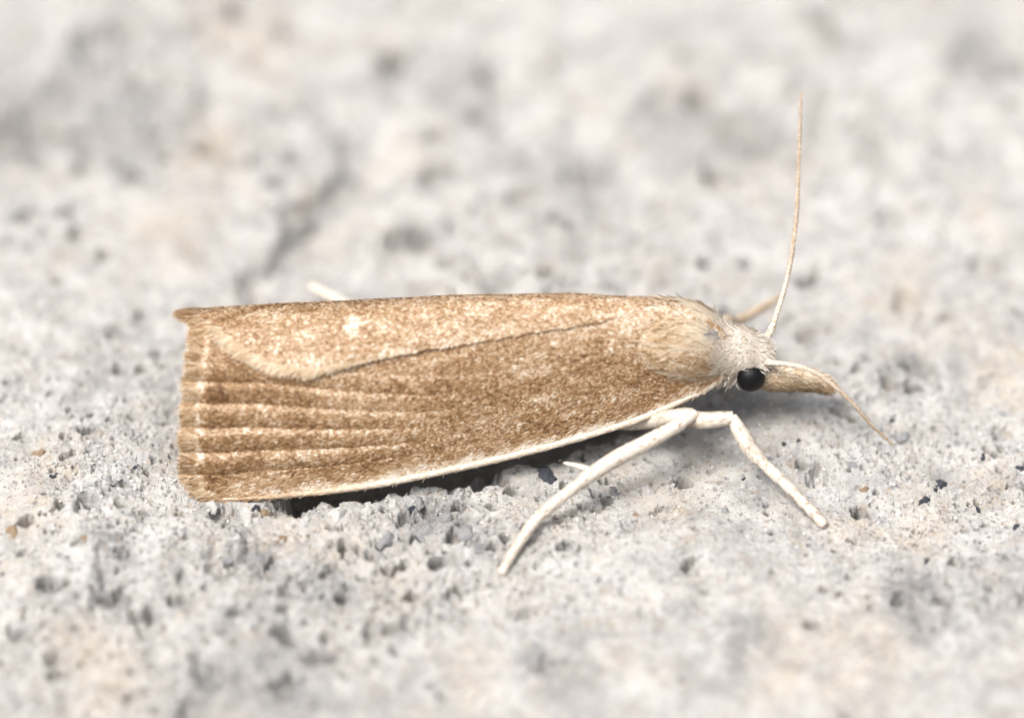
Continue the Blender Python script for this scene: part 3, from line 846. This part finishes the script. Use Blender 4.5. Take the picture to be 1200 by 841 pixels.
body_hair('head_crest', (884, 903), (60, 165), 700, 0.20, 0.024, lambda px, a: 0.72 + 0.28 * RNG.random(len(px)), M_CREAM, 0.35, 0.6, back=False, curl=0.1, raise_=0.02)
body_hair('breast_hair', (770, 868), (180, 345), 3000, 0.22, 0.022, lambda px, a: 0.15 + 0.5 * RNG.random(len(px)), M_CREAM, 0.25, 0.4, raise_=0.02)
body_hair('cheek_tuft', (846, 866), (190, 240), 420, 0.20, 0.026, lambda px, a: 0.7 + 0.3 * RNG.random(len(px)), M_CREAM, 0.7, 0.6, curl=0.2, raise_=0.05)

# --- eyes
def sphere(name, c, r, mat, seg=36, rg=24, sq=(1, 1, 1)):
    a = np.linspace(0, 2 * np.pi, seg, endpoint=False)
    b = np.linspace(0.02, np.pi - 0.02, rg)
    v = np.stack([np.sin(b)[:, None] * np.cos(a), np.sin(b)[:, None] * np.sin(a), np.broadcast_to(np.cos(b)[:, None], (rg, seg))], -1).reshape(-1, 3)
    return part(build(name, v * r * np.array(sq) + c, grid_faces(rg, seg, True), mat))
EYE = at_y(880, 443, 1.89)
sphere('eye', EYE, 0.29, M_EYE, sq=(1.0, 0.85, 1.05))
sphere('eye', np.array([EYE[0], 2 * 2.41 - EYE[1], EYE[2]]), 0.29, M_EYE, sq=(1.0, 0.85, 1.05))

# --- palps: two long furry snouts
def palp(yo, sgn):
    pts = [at_y(884, 446, yo), at_y(908, 444, yo - 0.02), at_y(930, 444, yo - 0.03), at_y(950, 446, yo - 0.04), at_y(964, 450, yo - 0.05), at_y(975, 457, yo - 0.06)]
    C, s, ds = path_points(pts, 40)
    R = np.interp(s, [0, 0.12, 0.35, 0.6, 0.82, 0.93, 1.0], [0.17, 0.275, 0.295, 0.26, 0.19, 0.115, 0.035])
    o = part(tube('labial_palp', C, R, M_BODY, 14, 0.6))
    tf = lambda q, a, P: np.clip(0.66 + 0.26 * np.sin(a) + 0.12 * fbm(q * 14, a, 9, 2) + 0.35 * (RNG.random(len(q)) - 0.5) - 0.12 * sstep(0.7, 1, q), 0, 1)
    v, f, t = tube_scales(C, R, 3200, 0.16, 0.026, tf, 0.17, 0.6, jitter=0.26, curl=0.05)
    part(build('palp_scales', v, f, M_PALP, None, {'tint': t}, False, 'stuff'), o)
palp(2.12, 1)
palp(2.62, -1)

# --- antennae
def antenna(pts, label=None):
    C, s, ds = path_points(pts, 420)
    R = np.interp(s, [0, 0.02, 0.06, 0.09, 0.4, 1.0], [0.07, 0.085, 0.075, 0.048, 0.04, 0.019])
    R = R * np.where(s > 0.07, 1 + 0.13 * np.sign(np.sin(s * 2 * np.pi * 62)) * np.abs(np.sin(s * 2 * np.pi * 62)) ** 0.6, 1)
    o = part(tube('antenna', C, R, M_ANT, 10))
    if label:
        o['label'] = label
    tf = lambda q, a, P: np.clip(0.66 - 0.46 * sstep(0.04, 0.5, q) + 0.26 * (np.sin(q * 2 * np.pi * 62) > 0) * (np.sin(a) > -0.3) - 0.3 * sstep(0.25, 0.8, q) * (np.sin(a) < 0) + 0.2 * (RNG.random(len(q)) - 0.5), 0, 1)
    v, f, t = tube_scales(C, R, 2600, 0.06, 0.026, tf, 0.10, jitter=0.2)
    part(build('antenna_scales', v, f, M_CREAM, None, {'tint': t}, False, 'stuff'), o)
antenna([at_y(893, 404, 2.62), at_y(903, 388, 2.85), at_y(912, 362, 3.2), at_y(922, 328, 3.7), at_y(929, 290, 4.25), at_y(934, 245, 4.9), at_y(936, 190, 5.7), at_y(939, 108, 6.9)], 'far antenna raised upright')
antenna([at_y(892, 423, 2.12), at_y(905, 425, 1.95), at_y(930, 428, 1.7), at_y(953, 435, 1.45), at_y(975, 450, 1.2), at_y(998, 471, 0.95), at_y(1020, 496, 0.75), at_y(1046, 521, 0.6)], 'near antenna curving forward and down')

# --- legs
def leg_tube(name, pts, rad, n_scales, parent, joints=(), mat=None, tone=0.86):
    C, sv, ds = path_points(np.array(pts), 260)
    R = np.interp(sv, ds, np.array(rad) / PXM)
    js = [0.0] + list(joints)
    for j0, j1 in zip(joints[:-1], joints[1:]):                       # foot joints: each piece widens to its far end
        fr = np.clip((sv - j0) / (j1 - j0), 0, 1)
        inside = (sv >= j0) & (sv < j1)
        R = np.where(inside, R * (0.88 + 0.22 * fr - 0.20 * sstep(0.86, 1.0, fr)), R)
    R[0] *= 0.7
    R[1] *= 0.88
    R[-1] *= 0.55
    R[-2] *= 0.8
    o = part(tube(name, C, R, mat or M_LEG, 14), parent)
    v, f, t = tube_scales(C, R, n_scales, 0.10, 0.026, lambda q, a, P: np.clip(tone + 0.36 * (RNG.random(len(q)) - 0.5) - 0.6 * (RNG.random(len(q)) < 0.10), 0, 1), 0.09, jitter=0.22, curl=0.03)
    part(build('leg_scales', v, f, M_CREAM, None, {'tint': t}, False, 'stuff'), o)
    return o
def leg(pts, rad, n_scales=2600, label=None, spurs=(), shin=None, mat=None, tone=0.86):
    o = leg_tube('leg', pts, rad, n_scales, moth, (), mat, tone)
    if label:
        o['label'] = label
    if shin:
        k = leg_tube('shin', shin[0], shin[1], shin[2], o, shin[3])
    for a, b, r in spurs:
        Cs, ss, _ = path_points([a, 0.5 * (a + b) + np.array([0, 0, 0.02]), b], 16)
        part(tube('tibial_spur', Cs, np.interp(ss, [0, 0.3, 0.9, 1], [r, r * 1.1, r * 0.7, 0.012]), M_LEG, 8), o)
def foot(px, py, r):
    p = at_z(px, py, 0)
    for _ in range(3):
        p = at_z(px, py, hz(p[0], p[1]) + r)
    return p
G = lambda px, py, z: at_z(px, py, z)
def tarsus(a, b, n, sag=0.0):
    return [a + (b - a) * k for k in np.linspace(0, 1, n)]
# near middle leg: thigh forward out of the breast, shin back and down, foot to the stone
f1 = foot(587, 672, 0.07)
leg([at_y(690, 486, 2.4), at_y(735, 494, 1.75), at_y(770, 491, 1.3), G(797, 487, 1.42), G(815, 484, 1.46)], [8, 9.5, 10, 8.5, 5.5], 1500,
    'near middle leg bent back, its foot on the stone below the wing', [(G(697, 552, 0.85), G(660, 542, 0.86), 0.055), (G(694, 558, 0.78), G(676, 560, 0.74), 0.05)],
    ([G(816, 483, 1.47), G(800, 494, 1.40), G(762, 516, 1.18), G(722, 537, 0.95), G(694, 555, 0.80), G(660, 581, 0.58), G(630, 607, 0.36), G(611, 632, 0.20), G(598, 653, 0.11), f1], [5.5, 7.6, 9.0, 9.4, 8.2, 6.8, 6.2, 5.8, 5.4, 4.8], 3400, [0.50, 0.70, 0.79, 0.87, 0.94, 1.0]))
# near foreleg
f2 = foot(966, 615, 0.08)
p0 = G(884, 533, 0.85)
leg([at_y(785, 474, 2.2), at_y(806, 488, 1.5), G(832, 492, 1.40), G(860, 489, 1.46)], [8, 10.5, 9.5, 7], 1500, 'near foreleg bent at the knee and planted forward', (),
    ([G(857, 487, 1.47), G(864, 500, 1.32), G(873, 515, 1.12), G(881, 528, 0.93)] + [p0 + (f2 - p0) * k + np.array([0, 0, 0.06 * math.sin(math.pi * k)]) for k in (0.12, 0.3, 0.5, 0.7, 0.88, 1.0)],
     [6, 8.4, 9.6, 8.6, 6.6, 6.4, 6.2, 6.0, 5.8, 5.2], 3200, [0.34, 0.55, 0.68, 0.79, 0.89, 1.0]))
# far foreleg reaching out behind the head
leg([np.array([4.2, 3.1, 1.2]), np.array([4.45, 3.7, 1.35]), at_y(862, 377, 4.3), at_y(885, 365, 4.75), at_y(903, 355, 5.05), at_y(917, 346, 5.3)],
    [10, 8, 6, 5, 4.2, 3.2], 900, 'far foreleg behind the head', (), None, M_FARLEG, 0.42)
# far middle leg and both hind legs, mostly under the wings
leg([np.array([2.6, 3.0, 1.2]), np.array([3.2, 3.8, 1.3]), np.array([2.4, 4.4, 0.8]), np.array([1.6, 4.9, hz(1.6, 4.9) + 0.09])], [9, 8, 6, 4.5], 700)
e1 = at_z(363, 334, 0.35)
leg([np.array([1.2, 3.0, 1.1]), np.array([-0.6, 3.9, 0.5]), np.array([-2.2, 4.6, 0.25]), at_z(392, 350, 0.3), e1], [9, 8.5, 7, 5.5, 4.2], 900, 'far hind leg, its pale foot showing behind the wings', (), None, None, 0.75)
leg([np.array([1.2, 2.0, 1.1]), np.array([-0.8, 1.7, 0.7]), np.array([-2.4, 1.6, 0.4]), np.array([-4.2, 1.5, hz(-4.2, 1.5) + 0.1])], [9, 8.5, 6, 4.5], 500)
